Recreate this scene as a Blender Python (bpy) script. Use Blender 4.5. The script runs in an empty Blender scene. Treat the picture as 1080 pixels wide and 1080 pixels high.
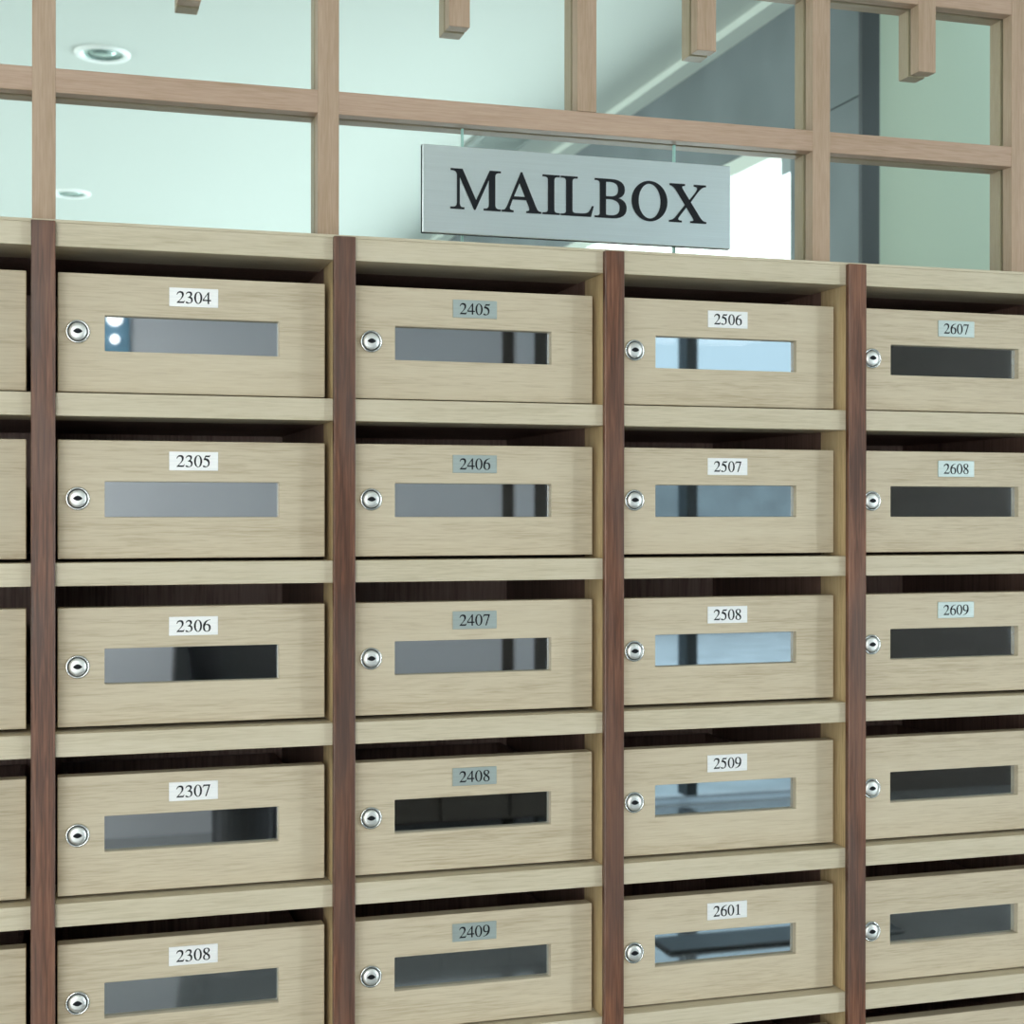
import bpy, bmesh, math, random
from mathutils import Vector, Matrix
random.seed(4)
sc = bpy.context.scene
C = sc.collection
EYE = 1.5                                   # camera height; z values below are given relative to it through Z()

# ------------------------------------------------------------------ camera
cd = bpy.data.cameras.new('camera'); cam = bpy.data.objects.new('camera', cd); C.objects.link(cam)
cd.sensor_width = 36.0; cd.lens = 1590.91 / 1080 * 36.0
yaw, pitch, roll = .29494, -.00125, -.0009
fw = Vector((math.sin(yaw) * math.cos(pitch), math.cos(yaw) * math.cos(pitch), math.sin(pitch)))
right = Vector((math.cos(yaw), -math.sin(yaw), 0)); up = right.cross(fw)
r2 = right * math.cos(roll) - up * math.sin(roll); u2 = right * math.sin(roll) + up * math.cos(roll)
cam.matrix_world = Matrix(((r2.x, u2.x, -fw.x, .01), (r2.y, u2.y, -fw.y, -1.56183), (r2.z, u2.z, -fw.z, EYE), (0, 0, 0, 1)))
cd.clip_start = .05
cd.dof.use_dof = True; cd.dof.focus_distance = 1.66; cd.dof.aperture_fstop = 10
sc.camera = cam

# ------------------------------------------------------------------ world, light, exposure
w = bpy.data.worlds.new('world'); sc.world = w; w.use_nodes = True
bg = w.node_tree.nodes['Background']; bg.inputs[1].default_value = 1.35
_n, _l = w.node_tree.nodes, w.node_tree.links        # hazy sky: brightest towards the sun side (+x +y), bluer away from it
_tc = _n.new('ShaderNodeTexCoord'); _dp = _n.new('ShaderNodeVectorMath'); _dp.operation = 'DOT_PRODUCT'; _dp.inputs[1].default_value = (.80, .60, 0)
_l.new(_tc.outputs['Generated'], _dp.inputs[0]); _mr = _n.new('ShaderNodeMapRange'); _mr.inputs['From Min'].default_value = .45; _mr.inputs['From Max'].default_value = .85
_l.new(_dp.outputs['Value'], _mr.inputs['Value']); _mx = _n.new('ShaderNodeMix'); _mx.data_type = 'RGBA'
_mx.inputs['A'].default_value = (.66, .88, 1.0, 1); _mx.inputs['B'].default_value = (1.9, 1.9, 1.9, 1)
_l.new(_mr.outputs['Result'], _mx.inputs['Factor']); _l.new(_mx.outputs['Result'], bg.inputs[0])

def area(name, loc, rot, sx, sy, power, col=(1, 1, 1)):
    l = bpy.data.lights.new(name, 'AREA'); l.shape = 'RECTANGLE'; l.size = sx; l.size_y = sy; l.energy = power; l.color = col
    o = bpy.data.objects.new(name, l); C.objects.link(o); o.location = loc; o.rotation_euler = rot
    return o
H = math.pi / 2
# daylight coming in through the street windows behind the camera
area('daylight_left', (-1.73, -5.35, EYE - .1), (H, 0, 0), 2.5, 2.5, 106, (1, .99, .94))
area('daylight_right', (6.45, -5.35, EYE - .1), (H, 0, .25), .9, 2.3, 138, (.90, 1, 1))
# added fill lamps under the front room ceiling, no fixtures there
area('fill_lamp', (-.95, -4.4, EYE + 1.27), (0, 0, 0), 1.2, .6, 46, (1, .98, .9))
area('fill_lamp_right', (4.5, -2.4, EYE + 1.27), (0, 0, 0), 1.2, .6, 30, (1, .98, .9))
# far room: daylight through its own side glazing plus an added fill lamp at far left
area('daylight_far', (2.6, 6.2, EYE + .1), (H, 0, H), 9, 2.6, 380, (.95, 1, 1))
area('fill_far_left', (-3.0, 4.0, EYE - .2), (H, 0, -H), 5, 2.0, 80, (.98, 1, 1))
vs = sc.view_settings
vs.view_transform = 'Standard'; vs.look = 'None'; vs.gamma = 1; vs.use_curve_mapping = False
vs.exposure = 0.0

# ------------------------------------------------------------------ helpers
def Z(z): return EYE + z
def tag(o, label=None, cat=None, group=None, kind=None):
    if label: o['label'] = label
    if cat: o['category'] = cat
    if group: o['group'] = group
    if kind: o['kind'] = kind
    return o
def obj(name, bm, mat, parent=None, bevel=0, smooth=False, seg=2):
    me = bpy.data.meshes.new(name)
    bmesh.ops.recalc_face_normals(bm, faces=bm.faces[:])
    bm.to_mesh(me); bm.free()
    if mat: me.materials.append(mat)
    o = bpy.data.objects.new(name, me); C.objects.link(o)
    if parent: o.parent = parent
    if bevel:
        m = o.modifiers.new('bevel', 'BEVEL'); m.width = bevel; m.segments = seg; m.limit_method = 'ANGLE'; m.angle_limit = .6
    if smooth:
        for p in me.polygons: p.use_smooth = True
    return o
def add_box(bm, x0, x1, y0, y1, z0, z1):
    v = [bm.verts.new(p) for p in ((x0, y0, z0), (x1, y0, z0), (x1, y1, z0), (x0, y1, z0), (x0, y0, z1), (x1, y0, z1), (x1, y1, z1), (x0, y1, z1))]
    for f in ((0, 1, 5, 4), (1, 2, 6, 5), (2, 3, 7, 6), (3, 0, 4, 7), (4, 5, 6, 7), (3, 2, 1, 0)): bm.faces.new([v[i] for i in f])
    return bm
def box(name, x0, x1, y0, y1, z0, z1, mat, parent=None, bevel=0):
    return obj(name, add_box(bmesh.new(), x0, x1, y0, y1, z0, z1), mat, parent, bevel)
def add_lathe(bm, prof, n=40, cx=0, cz=0):
    """revolve (radius, y) about the y axis through (cx, cz)"""
    rings = []
    for r, y in prof:
        if r < 1e-7: rings.append([bm.verts.new((cx, y, cz))])
        else: rings.append([bm.verts.new((cx + r * math.cos(2 * math.pi * i / n), y, cz + r * math.sin(2 * math.pi * i / n))) for i in range(n)])
    for a, b in zip(rings, rings[1:]):
        for i in range(n):
            j = (i + 1) % n
            if len(a) == 1 and len(b) == 1: continue
            if len(a) == 1: bm.faces.new((a[0], b[i], b[j]))
            elif len(b) == 1: bm.faces.new((a[i], b[0], a[j]))
            else: bm.faces.new((a[i], b[i], b[j], a[j]))
    return bm
def struct(name, *a, **k):
    o = box(name, *a, **k); o['kind'] = 'structure'; return o

# ------------------------------------------------------------------ materials
def new_mat(name):
    m = bpy.data.materials.new(name); m.use_nodes = True
    nt = m.node_tree; return m, nt, nt.nodes['Principled BSDF']
def srgb(r, g, b):
    f = lambda c: (c / 255 / 12.92) if c / 255 <= .04045 else ((c / 255 + .055) / 1.055) ** 2.4
    return (f(r), f(g), f(b), 1)
def plain(name, col, rough=.6, metal=0, spec=.5):
    m, nt, b = new_mat(name)
    b.inputs['Base Color'].default_value = col; b.inputs['Roughness'].default_value = rough
    b.inputs['Metallic'].default_value = metal; b.inputs['Specular IOR Level'].default_value = spec
    return m
def wood(name, dark, mid, light, axis, rough=.5, fine=1.0, contrast=1.0, spec=.35, blotch=None):
    """straight-grained veneer; axis is the direction of the grain"""
    m, nt, b = new_mat(name); N = nt.nodes; L = nt.links
    tc = N.new('ShaderNodeTexCoord'); oi = N.new('ShaderNodeObjectInfo')
    off = N.new('ShaderNodeVectorMath'); off.operation = 'SCALE'; L.new(oi.outputs['Location'], off.inputs[0]); off.inputs['Scale'].default_value = 3.7
    rnd = N.new('ShaderNodeVectorMath'); rnd.operation = 'SCALE'; L.new(oi.outputs['Random'], rnd.inputs[0]); rnd.inputs['Scale'].default_value = 9
    add0 = N.new('ShaderNodeVectorMath'); L.new(tc.outputs['Object'], add0.inputs[0]); L.new(rnd.outputs[0], add0.inputs[1])
    add = N.new('ShaderNodeVectorMath'); L.new(add0.outputs[0], add.inputs[0]); L.new(off.outputs[0], add.inputs[1])
    def grain(sl, sc_, det, rg):
        mp = N.new('ShaderNodeMapping'); s = [sc_] * 3; s[axis] = sl
        mp.inputs['Scale'].default_value = s; L.new(add.outputs[0], mp.inputs[0])
        n = N.new('ShaderNodeTexNoise'); n.inputs['Scale'].default_value = 1; n.inputs['Detail'].default_value = det; n.inputs['Roughness'].default_value = rg
        n.inputs['Distortion'].default_value = .4
        L.new(mp.outputs[0], n.inputs['Vector']); return n.outputs['Fac']
    g1 = grain(4.0, 95, 3, .6)      # broad figure
    g2 = grain(30 * fine, 640 * fine, 2, .6)     # pores
    g3 = grain(4, 12, 2, .5)       # slow tone change
    def mathn(op, a, bb):
        n = N.new('ShaderNodeMath'); n.operation = op
        for i, q in enumerate((a, bb)):
            if isinstance(q, float): n.inputs[i].default_value = q
            else: L.new(q, n.inputs[i])
        return n.outputs[0]
    s = mathn('ADD', mathn('MULTIPLY', g1, .33), mathn('ADD', mathn('MULTIPLY', g2, .45), mathn('MULTIPLY', g3, .22)))
    cr = N.new('ShaderNodeValToRGB'); e = cr.color_ramp.elements
    h = .13 / contrast
    e[0].position = .5 - h; e[0].color = dark; e[1].position = .5 + h; e[1].color = light
    k = cr.color_ramp.elements.new(.5); k.color = mid
    L.new(s, cr.inputs[0]); out = cr.outputs[0]
    if blotch:
        mp = N.new('ShaderNodeMapping'); s_ = [28] * 3; s_[axis] = 5; mp.inputs['Scale'].default_value = s_; L.new(add.outputs[0], mp.inputs[0])
        n = N.new('ShaderNodeTexNoise'); n.inputs['Scale'].default_value = 1; n.inputs['Detail'].default_value = 2; L.new(mp.outputs[0], n.inputs['Vector'])
        r = N.new('ShaderNodeValToRGB'); r.color_ramp.elements[0].position = .42; r.color_ramp.elements[1].position = .62; L.new(n.outputs['Fac'], r.inputs[0])
        mx = N.new('ShaderNodeMix'); mx.data_type = 'RGBA'; mx.inputs['B'].default_value = blotch
        f = mathn('MULTIPLY', r.outputs[0], .55); L.new(f, mx.inputs['Factor']); L.new(out, mx.inputs['A']); out = mx.outputs['Result']
    L.new(out, b.inputs['Base Color'])
    b.inputs['Roughness'].default_value = rough; b.inputs['Specular IOR Level'].default_value = spec
    bp = N.new('ShaderNodeBump'); bp.inputs['Strength'].default_value = .12; bp.inputs['Distance'].default_value = .0006
    L.new(g2, bp.inputs['Height']); L.new(bp.outputs[0], b.inputs['Normal'])
    return m

OAK = dict(dark=srgb(168, 152, 126), mid=srgb(200, 187, 164), light=srgb(210, 199, 177), contrast=.62)
oak = wood('pale_oak', axis=0, **OAK)
oak_edge = wood('pale_oak_edge', axis=0, dark=srgb(180, 168, 142), mid=srgb(203, 192, 169), light=srgb(212, 202, 182), contrast=.65)
oak_up = wood('pale_oak_upright', axis=2, dark=srgb(176, 150, 112), mid=srgb(208, 182, 140), light=srgb(218, 196, 156))
oak_deep = wood('lining_oak', axis=1, dark=srgb(150, 130, 92), mid=srgb(182, 166, 130), light=srgb(200, 186, 150))
lat_v = wood('lattice_oak_upright', axis=2, dark=srgb(164, 140, 114), mid=srgb(178, 153, 132), light=srgb(189, 165, 144), contrast=.8)
lat_h = wood('lattice_oak_rail', axis=0, dark=srgb(166, 140, 116), mid=srgb(182, 155, 136), light=srgb(193, 167, 148), contrast=.8)
walnut = wood('walnut', axis=2, dark=srgb(80, 50, 37), mid=srgb(110, 72, 54), light=srgb(136, 92, 70), rough=.36, fine=.6, contrast=1.15, spec=.45, blotch=srgb(86, 72, 68))
carcass = wood('dark_laminate', axis=2, dark=srgb(104, 80, 70), mid=srgb(132, 104, 94), light=srgb(148, 120, 108), rough=.45, fine=.5)
back_m = wood('back_panel_laminate', axis=2, dark=srgb(168, 138, 128), mid=srgb(196, 168, 158), light=srgb(208, 184, 174), rough=.5, fine=.5)
chrome = plain('chrome', (.72, .74, .74, 1), .16, 1)
cyl_m = plain('lock_steel', (.74, .76, .75, 1), .42, .8)
black = plain('black_enamel', (.009, .011, .015, 1), .6, 0, .2)
white_paint = plain('white_paint', srgb(232, 236, 230), .7)
ceiling_paint = plain('ceiling_paint', srgb(208, 212, 208), .7)
grey_paint = plain('grey_paint', srgb(204, 205, 214), .7)
dark_panel = plain('dark_wall_panel', srgb(66, 60, 55), .6)
green_paint = plain('green_paint', srgb(206, 213, 198), .7)
trim_white = plain('lamp_trim', srgb(255, 255, 255), .35)
alu = plain('aluminium', srgb(170, 176, 180), .35, .8)
dark_metal = plain('dark_aluminium', srgb(48, 54, 58), .4, .3)
vent_m = plain('vent_grey', srgb(150, 158, 156), .6)
joint_m = plain('glass_edge', srgb(168, 214, 206), .3)
leather = plain('dark_leather', srgb(46, 46, 50), .45)

def brushed(name, col, rough, along=0, var=.08):
    m, nt, b = new_mat(name); N = nt.nodes; L = nt.links
    tc = N.new('ShaderNodeTexCoord'); mp = N.new('ShaderNodeMapping'); s = [900] * 3; s[along] = 9
    mp.inputs['Scale'].default_value = s; L.new(tc.outputs['Object'], mp.inputs[0])
    n = N.new('ShaderNodeTexNoise'); n.inputs['Scale'].default_value = 1; n.inputs['Detail'].default_value = 3; L.new(mp.outputs[0], n.inputs['Vector'])
    cr = N.new('ShaderNodeValToRGB'); e = cr.color_ramp.elements; e[0].position = .3; e[1].position = .7
    e[0].color = tuple(c * (1 - var) for c in col[:3]) + (1,); e[1].color = tuple(min(1, c * (1 + var)) for c in col[:3]) + (1,)
    L.new(n.outputs['Fac'], cr.inputs[0]); L.new(cr.outputs[0], b.inputs['Base Color'])
    b.inputs['Metallic'].default_value = 1; b.inputs['Roughness'].default_value = rough
    bp = N.new('ShaderNodeBump'); bp.inputs['Strength'].default_value = .15; bp.inputs['Distance'].default_value = .0002
    L.new(n.outputs['Fac'], bp.inputs['Height']); L.new(bp.outputs[0], b.inputs['Normal'])
    return m
steel = brushed('brushed_steel', (.82, .90, .92), .30, var=.03)
plate_m = brushed('plate_steel', (.50, .58, .57), .3); plate_m.node_tree.nodes['Principled BSDF'].inputs['Metallic'].default_value = .5
plate_shine = brushed('plate_steel_painted_shine', (.93, .95, .97), .35); plate_shine.node_tree.nodes['Principled BSDF'].inputs['Metallic'].default_value = .25  # same plate metal, whitened to hold bright reflections in its colour

def pane_material():
    m, nt, b = new_mat('tinted_mirror_acrylic'); N = nt.nodes; L = nt.links
    gl = N.new('ShaderNodeBsdfGlossy'); gl.inputs['Roughness'].default_value = .015; gl.inputs['Color'].default_value = (.92, .97, 1, 1)
    tr = N.new('ShaderNodeBsdfTransparent'); tr.inputs['Color'].default_value = (.40, .42, .44, 1)
    mx = N.new('ShaderNodeMixShader'); mx.inputs[0].default_value = .63
    L.new(tr.outputs[0], mx.inputs[1]); L.new(gl.outputs[0], mx.inputs[2]); L.new(mx.outputs[0], N['Material Output'].inputs[0])
    return m
acrylic = pane_material()
def glass_material(name, tint, refl):
    m, nt, b = new_mat(name); N = nt.nodes; L = nt.links
    gl = N.new('ShaderNodeBsdfGlossy'); gl.inputs['Roughness'].default_value = .0
    tr = N.new('ShaderNodeBsdfTransparent'); tr.inputs['Color'].default_value = tint
    fr = N.new('ShaderNodeFresnel'); fr.inputs['IOR'].default_value = refl
    mx = N.new('ShaderNodeMixShader'); ge = N.new('ShaderNodeNewGeometry'); iv = N.new('ShaderNodeMath'); iv.operation = 'SUBTRACT'; iv.inputs[0].default_value = 1; L.new(ge.outputs['Backfacing'], iv.inputs[1])
    ml = N.new('ShaderNodeMath'); ml.operation = 'MULTIPLY'; L.new(fr.outputs[0], ml.inputs[0]); L.new(iv.outputs[0], ml.inputs[1]); L.new(ml.outputs[0], mx.inputs[0])
    L.new(tr.outputs[0], mx.inputs[1]); L.new(gl.outputs[0], mx.inputs[2]); L.new(mx.outputs[0], N['Material Output'].inputs[0])
    return m
glass = glass_material('green_tinted_glass', (.935, .99, .968, 1), 1.22)

def stone_material(name, col):
    m, nt, b = new_mat(name); N = nt.nodes; L = nt.links
    tc = N.new('ShaderNodeTexCoord'); n = N.new('ShaderNodeTexNoise'); n.inputs['Scale'].default_value = 3.5; n.inputs['Detail'].default_value = 5
    L.new(tc.outputs['Object'], n.inputs['Vector'])
    cr = N.new('ShaderNodeValToRGB'); e = cr.color_ramp.elements; e[0].position = .35; e[1].position = .65
    e[0].color = tuple(c * .86 for c in col[:3]) + (1,); e[1].color = tuple(c * 1.14 for c in col[:3]) + (1,)
    L.new(n.outputs['Fac'], cr.inputs[0]); L.new(cr.outputs[0], b.inputs['Base Color']); b.inputs['Roughness'].default_value = .5
    return m
stone = stone_material('grey_stone', srgb(122, 128, 134))
stone_dark = stone_material('dark_stone_edge', srgb(74, 74, 80))
floor_m = stone_material('polished_floor', srgb(104, 108, 110)); floor_m.node_tree.nodes['Principled BSDF'].inputs['Coat Weight'].default_value = 1; floor_m.node_tree.nodes['Principled BSDF'].inputs['Roughness'].default_value = .08; floor_m.node_tree.nodes['Principled BSDF'].inputs['Specular IOR Level'].default_value = 1.0
paving = stone_material('outdoor_paving', srgb(222, 226, 228))
hedge_m = stone_material('hedge_green', srgb(126, 138, 142))

# ------------------------------------------------------------------ the front room (behind and around the camera)
XL, XR, YB, FL, CE = -3.2, 7.0, -5.5, Z(-1.5), Z(1.3)
struct('floor', XL - .2, XR + .2, YB - .2, 9.2, FL - .1, FL, floor_m)
struct('ceiling', XL - .2, XR + .2, YB - .2, .12, CE, CE + .1, white_paint)
struct('wall_left', XL - .1, XL, YB, 9, FL, CE, white_paint)
struct('wall_right', XR, XR + .1, YB, 1.5, FL, CE, grey_paint)
# back wall: solid piers between street windows
struct('wall_back', -.45, 2.12, YB - .12, YB, FL, CE, grey_paint)
struct('wall_back.001', 2.12, 2.78, YB - .12, YB, FL, CE, dark_panel)
struct('wall_back.002', 3.98, 5.8, YB - .12, YB, FL, CE, dark_panel)
struct('wall_back.003', XL, -3.0, YB - .12, YB, FL, CE, grey_paint)
def street_window(n, x0, x1, mull):
    root = box('window_%d' % n, x0, x1, YB - .07, YB - .06, FL + .04, CE - .1, glass_clear)
    root['kind'] = 'structure'
    box('window_frame', x0, x1, YB - .1, YB + .01, CE - .1, CE, dark_metal, root)
    box('window_frame', x0, x1, YB - .1, YB + .01, FL, FL + .004, alu, root)
    for m in mull: box('mullion', m - .03, m + .03, YB - .1, YB + .01, FL + .04, CE - .1, dark_metal, root)
    return root
glass_clear = glass_material('clear_glass', (.96, .985, .99, 1), 1.3)
street_window(2, -3.0, -.45, (-1.7,))
street_window(3, 2.78, 3.98, (3.13,))
street_window(4, 5.8, 7.0, (6.4,))
box('trim_1', 2.18, 2.27, YB, YB + .05, FL, CE, grey_paint)['kind'] = 'structure'
# front wall beside and below the letterboxes
struct('wall_front', XL, -.3115, 0, .1, FL, Z(.2844), white_paint)
struct('wall_front.001', 1.2116, XR, 0, .1, FL, Z(.2844), white_paint)
struct('wall_front.002', XL, -.3115, .07, .13, Z(.2844), CE, white_paint)
struct('wall_front.003', 1.4915, XR, .07, .13, Z(.2844), CE, white_paint)
# outdoors behind the street windows
struct('ground', -14, 20, -30, YB - .2, FL - .12, FL - .02, paving)
o = box('hedge', -4, 24, -17, -15.5, FL - .02, Z(.75), hedge_m); tag(o, 'dark clipped hedge beyond the pale outdoor paving', 'hedge')

# ------------------------------------------------------------------ the far room behind the lattice glass
WX = 1.80
struct('ceiling_far', XL, WX + .3, .13, 9.1, CE, CE + .1, ceiling_paint)
struct('wall_far', XL, WX + .1, 9.0, 9.1, FL, CE, white_paint)
w5 = struct('wall_side', WX, WX + .045, 1.56, 1.90, FL, Z(.962), stone)          # pier under the joint
struct('wall_side.001', WX, WX + .045, 1.56, 9.0, Z(.966), CE, stone)             # bulkhead over the glazing
struct('wall_side.002', WX + .003, WX + .045, 1.563, 1.897, Z(.962), Z(.966), black)
o = box('trim_2', WX + .0, WX + .046, 1.545, 1.56, FL, CE, stone_dark); o['kind'] = 'structure'
struct('wall_green', WX + .046, 4.2, 1.57, 1.62, FL, CE, green_paint)
box('trim_3', WX - .06, WX, 1.56, 9.0, CE - .022, CE, white_paint)['kind'] = 'structure'
g = box('window_5', WX + .02, WX + .026, 1.90, 9.0, FL, Z(.90), glass_clear); g['kind'] = 'structure'
box('window_frame', WX - .005, WX + .045, 1.90, 9.0, Z(.92), Z(.961), white_paint, g)
box('window_frame', WX - .0, WX + .04, 1.90, 1.95, Z(.86), Z(.92), alu, g)
for yy in (4.2, 6.6): box('window_frame', WX - .0, WX + .045, yy, yy + .05, FL, Z(.92), alu, g)
struct('ground_side', 1.95, 16, 1.7, 20, FL - .12, FL - .02, paving)

def downlight(x, y, r, label):
    root = bpy.data.objects.new('ceiling_light', None); C.objects.link(root); root.location = (x, y, CE)
    tag(root, label, 'ceiling light', 'round recessed ceiling lights')
    bm = add_lathe(bmesh.new(), [(r, 0), (r, -.006), (r * .93, -.011), (r * .74, -.006), (r * .70, .0), (r, 0)])
    bmesh.ops.rotate(bm, verts=bm.verts, cent=(0, 0, 0), matrix=Matrix.Rotation(math.pi / 2, 3, 'X'))
    obj('trim_ring', bm, trim_white, root, smooth=True)
    bm = add_lathe(bmesh.new(), [(r * .73, -.006), (r * .66, .0015), (r * .45, .0), (r * .44, -.004), (r * .2, -.006), (0, -.007)])
    bmesh.ops.rotate(bm, verts=bm.verts, cent=(0, 0, 0), matrix=Matrix.Rotation(math.pi / 2, 3, 'X'))
    for v in bm.verts: v.co.z = min(v.co.z, -.0008)
    obj('reflector', bm, reflector_m, root, smooth=True)
    return root
reflector_m = plain('lamp_reflector', srgb(170, 190, 184), .25, .85)
downlight(.142, 2.885, .078, 'round recessed ceiling light, the upper and larger one behind the glass')
downlight(.077, 4.885, .078, 'round recessed ceiling light, the lower and smaller one just above the cabinet')
vent = bpy.data.objects.new('ceiling_vent', None); C.objects.link(vent); vent.location = (1.50, 3.50, CE)
tag(vent, 'grey rectangular ceiling vent behind the glass above the MAILBOX sign', 'vent')
bm = bmesh.new(); add_box(bm, -.09, .09, -.16, .16, -.02, -.0)
obj('vent_frame', bm, vent_m, vent, .003)
bm = bmesh.new()
for i in range(7): add_box(bm, -.075, .075, -.13 + i * .04, -.115 + i * .04, -.026, -.0201)
obj('grille', bm, vent_m, vent)

# ------------------------------------------------------------------ letterbox cabinet
P, W = .30, .0232
TOPS = [.2844, .1163, -.05304, -.22274, -.39148, -.55879, -.727]
TH = .0230
DEP = .37
BAYS = [-1, 0, 1, 2, 3]
cab = bpy.data.objects.new('mailbox_cabinet', None); C.objects.link(cab); cab.location = (.45, 0, FL)
tag(cab, 'large pale oak mailbox cabinet with open slots and dark walnut upright strips', 'cabinet')
def cbox(name, x0, x1, y0, y1, z0, z1, mat, bevel=0):
    """cabinet part with its own origin so that the grain differs"""
    cx, cz = (x0 + x1) / 2, (z0 + z1) / 2
    o = obj(name, add_box(bmesh.new(), x0 - cx, x1 - cx, y0, y1, z0 - cz, z1 - cz), mat, cab, bevel)
    o.location = (cx - .45, 0, Z(cz) - FL); return o
hw = W / 2 - .0012
for c in BAYS:
    x0, x1 = P * c + hw, P * (c + 1) - hw
    for r, zt in enumerate(TOPS):
        cbox('top_board' if r == 0 else 'shelf', x0, x1, 0, .085, zt - TH, zt, oak_edge, .0006)
        cbox('shelf_lining', x0, x1, .085, DEP, zt - TH, zt - (.001 if r else 0), carcass)
    cbox('back_panel', x0, x1, DEP, DEP + .012, TOPS[-1], TOPS[0], back_m)
    cbox('base_panel', x0, x1, .002, .02, -1.45, TOPS[-1] - TH, oak, .0006)
cbox('cap_strip', P * -1 - hw, P * 4 + hw, .0006, .075, .2846, .2878, oak_edge, .0004)
for c in BAYS + [4]:
    x = P * c
    cbox('side_panel', x - hw, x + hw, .0004, .06, -1.49, .2843, oak_up)
    cbox('side_lining', x - hw, x + hw, .06, DEP, TOPS[-1] - TH, .2843, carcass)
    cbox('walnut_strip', x - W / 2, x + W / 2, -.0081, .0, -1.49, .2852, walnut, .0012)['label'] = 'dark walnut upright strip'

# ------------------------------------------------------------------ lettering outlines (units: 1/1000 em)
GL = {
 'M': (889, ["M12 0 L241 0 L241 19 L215 19 Q160 22 160 100 L160 560 L420 0 L436 0 L680 540 L680 100 Q680 19 605 19 L587 19 L587 0 L876 0 L876 19 L850 19 Q778 22 778 100 L778 562 Q778 640 850 643 L876 643 L876 662 L692 662 L450 142 L210 662 L14 662 L14 643 L40 643 Q124 640 124 560 L124 100 Q124 19 40 19 L12 19"]),
 'A': (722, ["M15 0 L213 0 L213 19 Q146 23 146 57 Q146 78 160 110 L199 216 L447 216 L490 116 Q505 80 505 55 Q505 22 451 19 L451 0 L706 0 L706 19 Q660 22 640 50 Q628 65 605 117 L367 674 L351 674 L120 117 Q90 45 60 28 Q45 20 15 19", "M216 257 L324 511 L431 257"]),
 'I': (333, ["M18 0 L315 0 L315 18 L290 18 Q217 18 217 80 L217 582 Q217 644 290 644 L315 644 L315 662 L18 662 L18 644 L43 644 Q116 644 116 582 L116 80 Q116 18 43 18 L18 18"]),
 'L': (611, ["M12 0 L550 0 L598 174 L577 174 Q540 90 500 62 Q470 42 390 38 L280 38 Q211 38 211 90 L211 582 Q211 644 285 644 L306 644 L306 662 L12 662 L12 644 L37 644 Q110 644 110 582 L110 80 Q110 18 37 18 L12 18"]),
 'B': (667, ["M17 0 L340 0 Q593 0 593 180 Q593 310 427 345 Q559 378 559 495 Q559 662 311 662 L17 662 L17 643 L42 643 Q114 643 114 580 L114 82 Q114 19 42 19 L17 19", "M212 618 Q250 626 292 626 Q452 626 452 495 Q452 362 292 362 L212 362", "M212 326 L300 326 Q480 320 480 178 Q480 36 303 36 Q255 36 212 46"]),
 'O': (722, ["E361 331 327 345", "E361 331 213 309"]),
 'X': (722, ["M22 662 L297 662 L297 643 Q243 640 243 613 Q243 595 270 555 L388 383 L500 520 Q545 575 545 602 Q545 638 480 643 L480 662 L697 662 L697 643 Q645 640 600 600 Q575 578 530 522 L406 357 L590 90 Q635 22 704 19 L704 0 L411 0 L411 19 Q475 22 475 48 Q475 65 450 103 L332 275 L200 108 Q170 70 170 50 Q170 20 237 19 L237 0 L10 0 L10 19 Q65 22 110 62 Q130 80 165 123 L312 305 L150 545 Q95 630 22 643"]),
 '0': (500, ["E250 331 226 345", "E250 331 130 319"]),
 '1': (500, ["M118 0 L394 0 L394 15 Q301 15 301 62 L301 674 L291 676 L111 585 L111 572 Q145 589 165 593 Q213 600 213 540 L213 75 Q213 19 118 15"]),
 '2': (500, ["M30 0 L420 0 L475 137 L461 142 Q430 76 375 76 L128 76 L295 253 Q424 388 424 500 Q424 676 243 676 Q70 676 31 478 L51 474 Q95 595 197 595 Q330 595 330 455 Q330 330 195 185 L30 12"]),
 '3': (500, ["M61 510 L45 514 Q95 676 238 676 Q395 676 395 541 Q395 445 298 382 Q431 330 431 198 Q431 -14 165 -14 Q43 -14 43 45 Q43 82 80 82 Q110 82 150 50 Q190 18 225 18 Q350 18 350 163 Q350 320 155 320 L153 334 Q306 390 306 496 Q306 604 205 604 Q115 604 61 510"]),
 '4': (500, ["M12 167 L12 232 L327 676 L370 676 L370 231 L473 231 L473 167 L370 167 L370 0 L292 0 L292 167", "M52 231 L292 231 L292 571"]),
 '5': (500, ["M174 662 L405 662 L438 688 L444 684 L400 583 L186 583 L153 516 Q262 500 320 456 Q405 395 405 250 Q405 -14 130 -14 Q31 -14 31 44 Q31 84 70 84 Q95 84 130 60 Q168 34 195 34 Q325 34 325 205 Q325 380 130 410 L64 416"]),
 '6': (500, ["M448 684 L446 668 Q220 628 165 388 Q215 426 290 426 Q468 426 468 218 Q468 -14 256 -14 Q34 -14 34 260 Q34 640 448 684", "M153 350 Q132 290 132 222 Q142 14 265 14 Q378 14 378 189 Q378 378 242 378 Q195 378 153 350"]),
 '7': (500, ["M449 662 L79 662 L20 515 L37 507 Q78 588 150 588 L370 588 L172 -8 L237 -8 L449 646"]),
 '8': (500, ["M288 371 Q445 290 445 156 Q445 -14 248 -14 Q56 -14 56 150 Q56 250 186 328 Q62 405 62 512 Q62 676 256 676 Q424 676 424 537 Q424 450 288 371", "M261 388 Q350 450 350 541 Q350 648 250 648 Q147 648 147 547 Q147 470 261 388", "M212 314 Q132 250 132 150 Q132 14 255 14 Q370 14 370 123 Q370 210 212 314"]),
}
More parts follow.
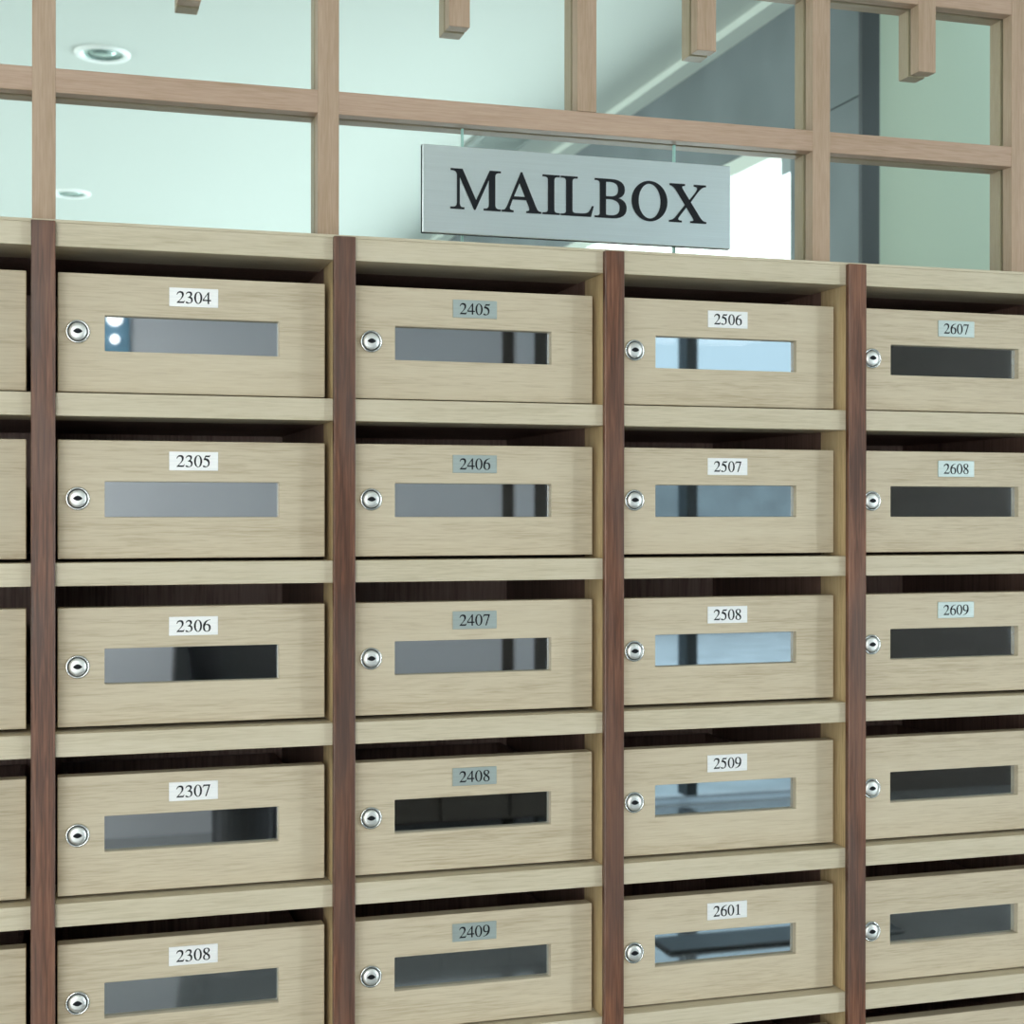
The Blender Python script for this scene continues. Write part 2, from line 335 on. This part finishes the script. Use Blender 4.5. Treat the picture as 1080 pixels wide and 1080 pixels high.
def contour(s):
    if s[0] == 'E':
        cx, cy, rx, ry = map(float, s[1:].split())
        return [(cx + rx * math.cos(t * math.pi / 20), cy + ry * math.sin(t * math.pi / 20)) for t in range(40)]
    tk = s.replace('M', 'M ').replace('L', 'L ').replace('Q', 'Q ').split(); i = 0; pts = []
    while i < len(tk):
        k = tk[i]
        if k in 'ML': pts.append((float(tk[i + 1]), float(tk[i + 2]))); i += 3
        else:
            x0, y0 = pts[-1]; cx, cy, x1, y1 = map(float, tk[i + 1:i + 5]); i += 5
            for n in range(1, 7):
                t = n / 6
                pts.append(((1 - t) ** 2 * x0 + 2 * t * (1 - t) * cx + t * t * x1, (1 - t) ** 2 * y0 + 2 * t * (1 - t) * cy + t * t * y1))
    return pts
GL['9'] = (500, [[(500 - x, 662 - y) for x, y in contour(s)] for s in GL['6'][1]])
def lettering(name, text, em, depth, mat, parent, loc):
    cu = bpy.data.curves.new('outline', 'CURVE'); cu.dimensions = '2D'; cu.fill_mode = 'BOTH'; cu.extrude = depth / 2; cu.offset = em * .0065
    tot = sum(GL[ch][0] for ch in text); x = -tot / 2
    for ch in text:
        adv, cs = GL[ch]
        for s in cs:
            pts = contour(s) if isinstance(s, str) else s
            sp = cu.splines.new('POLY'); sp.points.add(len(pts) - 1); sp.use_cyclic_u = True
            for q, (px, py) in zip(sp.points, pts): q.co = ((px + x) * em / 1000, py * em / 1000, 0, 1)
        x += adv
    t = bpy.data.objects.new('outline', cu); C.objects.link(t)
    dg = bpy.context.evaluated_depsgraph_get()
    me = bpy.data.meshes.new_from_object(t.evaluated_get(dg))
    bpy.data.objects.remove(t); bpy.data.curves.remove(cu)
    me.transform(Matrix.Rotation(math.pi / 2, 4, 'X')); me.materials.clear(); me.materials.append(mat); me.name = name
    o = bpy.data.objects.new(name, me); C.objects.link(o); o.parent = parent; o.location = loc
    return o

# ------------------------------------------------------------------ mailboxes
# local frame: x from the bay's left post centre, z from the front top of the board above, y = 0 at the shelf fronts
DL, DR, DT, DB, DD, DTH = .0137, .2837, -.0459, -.1657, .0185, .018
WL, WR, WT, WB = .0594, .2353, -.0877, -.1238
ZB = -.1672                                  # base of a mailbox (rests on the shelf)
def door_mesh():
    bm = bmesh.new()
    def ring(y): 
        o_ = [bm.verts.new(p) for p in ((DL, y, DB), (DR, y, DB), (DR, y, DT), (DL, y, DT))]
        i_ = [bm.verts.new(p) for p in ((WL, y, WB), (WR, y, WB), (WR, y, WT), (WL, y, WT))]
        for k in range(4):
            j = (k + 1) % 4; bm.faces.new((o_[k], o_[j], i_[j], i_[k]))
        return o_, i_
    a, ai = ring(DD); b, bi = ring(DD + DTH)
    for k in range(4):
        j = (k + 1) % 4
        bm.faces.new((a[k], a[j], b[j], b[k])); bm.faces.new((ai[k], ai[j], bi[j], bi[k]))
    return bm
def shift(bm, dz):
    for v in bm.verts: v.co.z += dz
    return bm
def box_mesh():
    bm = bmesh.new(); y0, y1 = DD + DTH + .0005, DEP - .01; t = .006
    x0, x1 = DL + .006, DR - .006; zt = DT - .04; zb = ZB + .0005
    add_box(bm, x0, x1, y0, y1, zb, zb + t); add_box(bm, x0, x0 + t, y0, y1, zb + t, zt); add_box(bm, x1 - t, x1, y0, y1, zb + t, zt)
    add_box(bm, x0 + t, x1 - t, y1 - t, y1, zb + t, zt)
    return bm
LX, LZ = .0330, -.1051
def make_mailbox():
    root = bpy.data.objects.new('mailbox', None); C.objects.link(root)
    obj('door', shift(door_mesh(), -ZB), oak, root, .0009)
    obj('box_body', shift(box_mesh(), -ZB), carcass, root)['label'] = 'dark laminate box body'
    bm = add_box(bmesh.new(), WL + .0002, WR - .0002, DD + .0075, DD + .0105, WB + .0002, WT - .0002)
    obj('window_pane', shift(bm, -ZB), acrylic, root)['label'] = 'mirrored acrylic window pane'
    y = DD
    bm = add_lathe(bmesh.new(), [(.0120, y), (.0121, y - .0015), (.0116, y - .0028), (.0106, y - .0032), (.0099, y - .0026), (.0096, y - .0008), (.0096, y + .001), (.0120, y + .001), (.0120, y)], 48, LX, LZ)
    lk = obj('lock', shift(bm, -ZB), chrome, root, smooth=True); lk['label'] = 'round chrome key lock'
    bm = add_lathe(bmesh.new(), [(.0097, y - .0004), (.0, y - .0004)], 40, LX, LZ)
    obj('gasket', shift(bm, -ZB), black, lk)
    bm = add_lathe(bmesh.new(), [(.0088, y - .0003), (.0088, y - .0034), (.0084, y - .0040), (.0050, y - .0044), (0, y - .0045)], 48, LX, LZ)
    obj('cylinder', shift(bm, -ZB), cyl_m, lk, smooth=True)
    bm = bmesh.new(); pts = []
    for i in range(24):
        a = 2 * math.pi * i / 24; ca, sa = math.cos(a), math.sin(a)
        pts.append((LX + .0046 * ca * (1 if abs(ca) < .8 else 1.0), LZ + (.0030 if sa > 0 else .0022) * sa * (1 - .55 * abs(ca) ** 2)))
    f = bm.faces.new([bm.verts.new((px, y - .0047, pz)) for px, pz in pts])
    e = bmesh.ops.extrude_face_region(bm, geom=[f]); 
    for v in [g for g in e['geom'] if isinstance(g, bmesh.types.BMVert)]: v.co.y += .0006
    obj('keyhole', shift(bm, -ZB), black, lk)
    return root
PXC, PZC = .1477, -.0663
def add_plate(root, num):
    bm = add_box(bmesh.new(), -.0248, .0248, -.0012, 0, -.0097, .0097)
    p = obj('nameplate', bm, plate_m, root, .0003, seg=1); p.data.materials[0] = plate_shine if num[:2] in ('23', '25', '26') and num[:3] != '260' or num == '2601' else plate_m; p.location = (PXC, DD, PZC - ZB); p['label'] = ('metal number plate with bright reflections in its colour' if p.data.materials[0] == plate_shine else 'grey brushed metal number plate')
    lettering('number', num, .0177, .0003, black, p, (0, -.00125, -.0059))
proto = make_mailbox()
def copy_tree(o, parent=None):
    c = o.copy(); C.objects.link(c); c.parent = parent
    for ch in [k for k in bpy.data.objects if k.parent == o]: copy_tree(ch, c)
    return c
NUM = {0: ['2304', '2305', '2306', '2307', '2308'], 1: ['2405', '2406', '2407', '2408', '2409'], 2: ['2506', '2507', '2508', '2509', '2601'], 3: ['2607', '2608', '2609']}
EXTRA = {'2304': 'topmost', '2405': 'topmost', '2506': 'under the sign', '2607': 'topmost right'}
first = True; boxes = []
for c in BAYS:
    for r in range(6):
        o = proto if first else copy_tree(proto); first = False
        o.location = (P * c, 0, Z(TOPS[r] + ZB)); boxes.append((c, r, o))
for c, r, o in boxes:
    n = NUM.get(c, [])
    if r < len(n):
        add_plate(o, n[r]); lab = 'pale oak mailbox with lock and window pane, number plate %s' % n[r]
        if n[r] in EXTRA: lab += ', ' + EXTRA[n[r]]
    elif c == 3 and r == 3: lab = 'pale oak mailbox without number plate, directly below mailbox 2609'
    elif c == 3 and r == 4: lab = 'pale oak mailbox without number plate, right of mailbox 2601'
    elif c == 3: lab = 'pale oak mailbox at the bottom right corner, only its top edge visible'
    elif c == -1 and r < 5: lab = 'pale oak mailbox cut off by the left edge, left of mailbox %s' % NUM[0][r]
    elif c == -1: lab = 'pale oak mailbox at the bottom of the leftmost column'
    else: lab = 'pale oak mailbox in the lowest row, directly below mailbox %s' % n[4]
    tag(o, lab, 'mailbox', 'oak mailboxes in the cabinet')
bpy.context.view_layer.update()

# ------------------------------------------------------------------ lattice window over the cabinet
LY0, LY1, GY0, GY1, LY2 = .080, .0985, .0995, .1035, .1265
TOPZ = 1.3
VX = [(-.3, .2885), (0, .2885), (.298, .2885), (.5987, .4601), (.9004, .2885), (1.180, .2885), (1.48, .2885)]
RAILS = [(.2790, .3025), (.4347, .4600), (.6265, .6520), (.9600, .9850), (1.275, 1.2995)]
STUB = [.1485, .4465, .7490, 1.0465]
lat = bpy.data.objects.new('window_1', None); C.objects.link(lat); lat.location = (.59, .1, Z(.2885)); lat['kind'] = 'structure'
def lbox(name, x0, x1, y0, y1, z0, z1, mat, bevel=0):
    cx, cz = (x0 + x1) / 2, (z0 + z1) / 2
    o = obj(name, add_box(bmesh.new(), x0 - cx, x1 - cx, y0 - .1, y1 - .1, z0 - cz, z1 - cz), mat, lat, bevel)
    o.location = (cx - .59, 0, cz - .2885); return o
for fr, (ya, yb, s) in enumerate(((LY0, LY1, -1), (GY1 + .0008, LY2, 1))):
    for x, zb in VX:
        lbox('mullion', x - .0118, x + .0118, ya - (.0005 if fr == 0 else 0), yb, zb if zb > .4 else .2885, 1.299, lat_v, .0008)
    for x in STUB:
        lbox('hanging_slat', x - .0122, x + .0122, ya - (.0005 if fr == 0 else 0), yb, .5437, 1.299, lat_v, .0008)
    for k, (z0, z1) in enumerate(RAILS):
        lbox('rail', -.3, 1.48, ya + .0002, yb - .0004, max(z0, .2885), z1, lat_h, .0008)
lbox('glass_pane', -.3, 1.48, GY0, GY1, .2885, 1.299, glass)
for x, a, b in ((.4555, .3026, .4346), (.7165, .3026, .4346)):
    lbox('glass_joint', x - .0011, x + .0011, GY0 - .0003, GY1 + .0003, a, b, joint_m)

# ------------------------------------------------------------------ MAILBOX sign
sign = bpy.data.objects.new('mailbox_sign', None); C.objects.link(sign); sign.location = (.592, .080, Z(.3107))
tag(sign, 'brushed steel sign with black letters MAILBOX fixed to the glass above the cabinet', 'sign')
bm = add_box(bmesh.new(), -.1880, .1880, 0, .002, 0, .0985)
obj('plate', bm, steel, sign, .0006)
obj('backing', add_box(bmesh.new(), -.1880, .1880, .0021, .0085, .0, .0985), black, sign)
lettering('lettering', 'MAILBOX', .0672, .0012, black, sign, (.0005, -.0003, .0285))['label'] = 'black serif letters MAILBOX'
for sx in (-.165, .165):
    for sz in (.012, .086):
        bm = add_lathe(bmesh.new(), [(0, .0085), (.005, .0085), (.005, .0193), (0, .0193)], 20, sx, sz)
        obj('standoff', bm, dark_metal, sign)

# ------------------------------------------------------------------ made-up tub chair shape, added for dark reflections in the left panes
ch = bpy.data.objects.new('chair_stand_in', None); C.objects.link(ch); ch.location = (.80, -4.95, FL)
tag(ch, 'made-up dark tub chair shape, added behind the viewer for dark reflections in the panes', 'stand-in shape')
def lathe_z(name, prof, a0, a1, n=28):
    bm = bmesh.new(); rings = []
    for i in range(n + 1):
        a = a0 + (a1 - a0) * i / n
        rings.append([bm.verts.new((r * math.cos(a), r * math.sin(a), z)) for r, z in prof])
    for p, q in zip(rings, rings[1:]):
        for k in range(len(prof)):
            j = (k + 1) % len(prof); bm.faces.new((p[k], p[j], q[j], q[k]))
    for e in (rings[0], rings[-1]): bm.faces.new(e)
    return obj(name, bm, leather, ch, .012, smooth=False)
lathe_z('backrest', [(.17, .22), (.24, .22), (.31, .78), (.30, 1.0), (.26, 1.03), (.23, .8)], math.pi * .95, math.pi * 2.05)
lathe_z('seat', [(.001, .26), (.2, .26), (.225, .42), (.2, .46), (.001, .47)], 0, math.pi * 1.999)
lathe_z('base', [(.001, 0), (.17, 0), (.165, .03), (.14, .06), (.14, .259), (.001, .259)], 0, math.pi * 1.999)

# ------------------------------------------------------------------ more made-up stand-ins for what the panes mirror
sb = bpy.data.objects.new('sideboard_stand_in', None); C.objects.link(sb); sb.location = (1.85, -5.25, FL)  # unseen dark cupboard added to darken the lower mirrored panes
tag(sb, 'made-up low dark cupboard with three doors, added behind the viewer to darken mirrored panes', 'sideboard_stand_in')
obj('body', add_box(bmesh.new(), -.5, .5, -.22, .22, .08, .60), dark_panel, sb, .003)
obj('top', add_box(bmesh.new(), -.52, .52, -.23, .25, .60, .625), dark_panel, sb, .003)
for k in range(3):
    d = obj('door', add_box(bmesh.new(), -.49 + k * .3285, -.17 + k * .3285, .221, .24, .09, .59), dark_panel, sb, .002)
    obj('handle', add_box(bmesh.new(), -.20 + k * .3285, -.185 + k * .3285, .24, .262, .25, .43), alu, d, .002)
for x in (-.44, .44):
    for y in (-.17, .17): obj('leg', add_box(bmesh.new(), x - .02, x + .02, y - .02, y + .02, 0, .08), dark_metal, sb, .002)
m = box('mat_stand_in', 2.0, 2.9, -3.27, -3.10, FL, FL + .012, dark_metal); m.modifiers.new('bevel', 'BEVEL').width = .004  # unseen dark strip added for the dark band in one mirrored pane
tag(m, 'made-up dark mat on the polished floor, added for a dark band in a mirrored pane', 'door mat')
wl = bpy.data.objects.new('glow_stand_in', None); C.objects.link(wl); wl.location = (.275, YB, Z(.62))  # invented glow source, added for bright spots in the upper left pane
tag(wl, 'added blue-grey plate with two glowing balls behind the viewer, mirrored as bright spots', 'wall lamp')
lp, nt_, b_ = new_mat('stand_in_glow'); b_.inputs['Emission Color'].default_value = (1, 1, 1, 1); b_.inputs['Emission Strength'].default_value = 2.2
blue_m = plain('blue_grey_panel', srgb(110, 150, 176), .4)
obj('back_plate', add_box(bmesh.new(), -.11, .065, 0, .02, 0, .45), blue_m, wl, .004)
for zz, rr in ((.25, .036), (.155, .022)):
    bm = bmesh.new(); bmesh.ops.create_uvsphere(bm, u_segments=20, v_segments=12, radius=rr)
    for v in bm.verts: v.co += Vector((0, .03, zz))
    obj('glow_ball', bm, lp, wl, smooth=True)
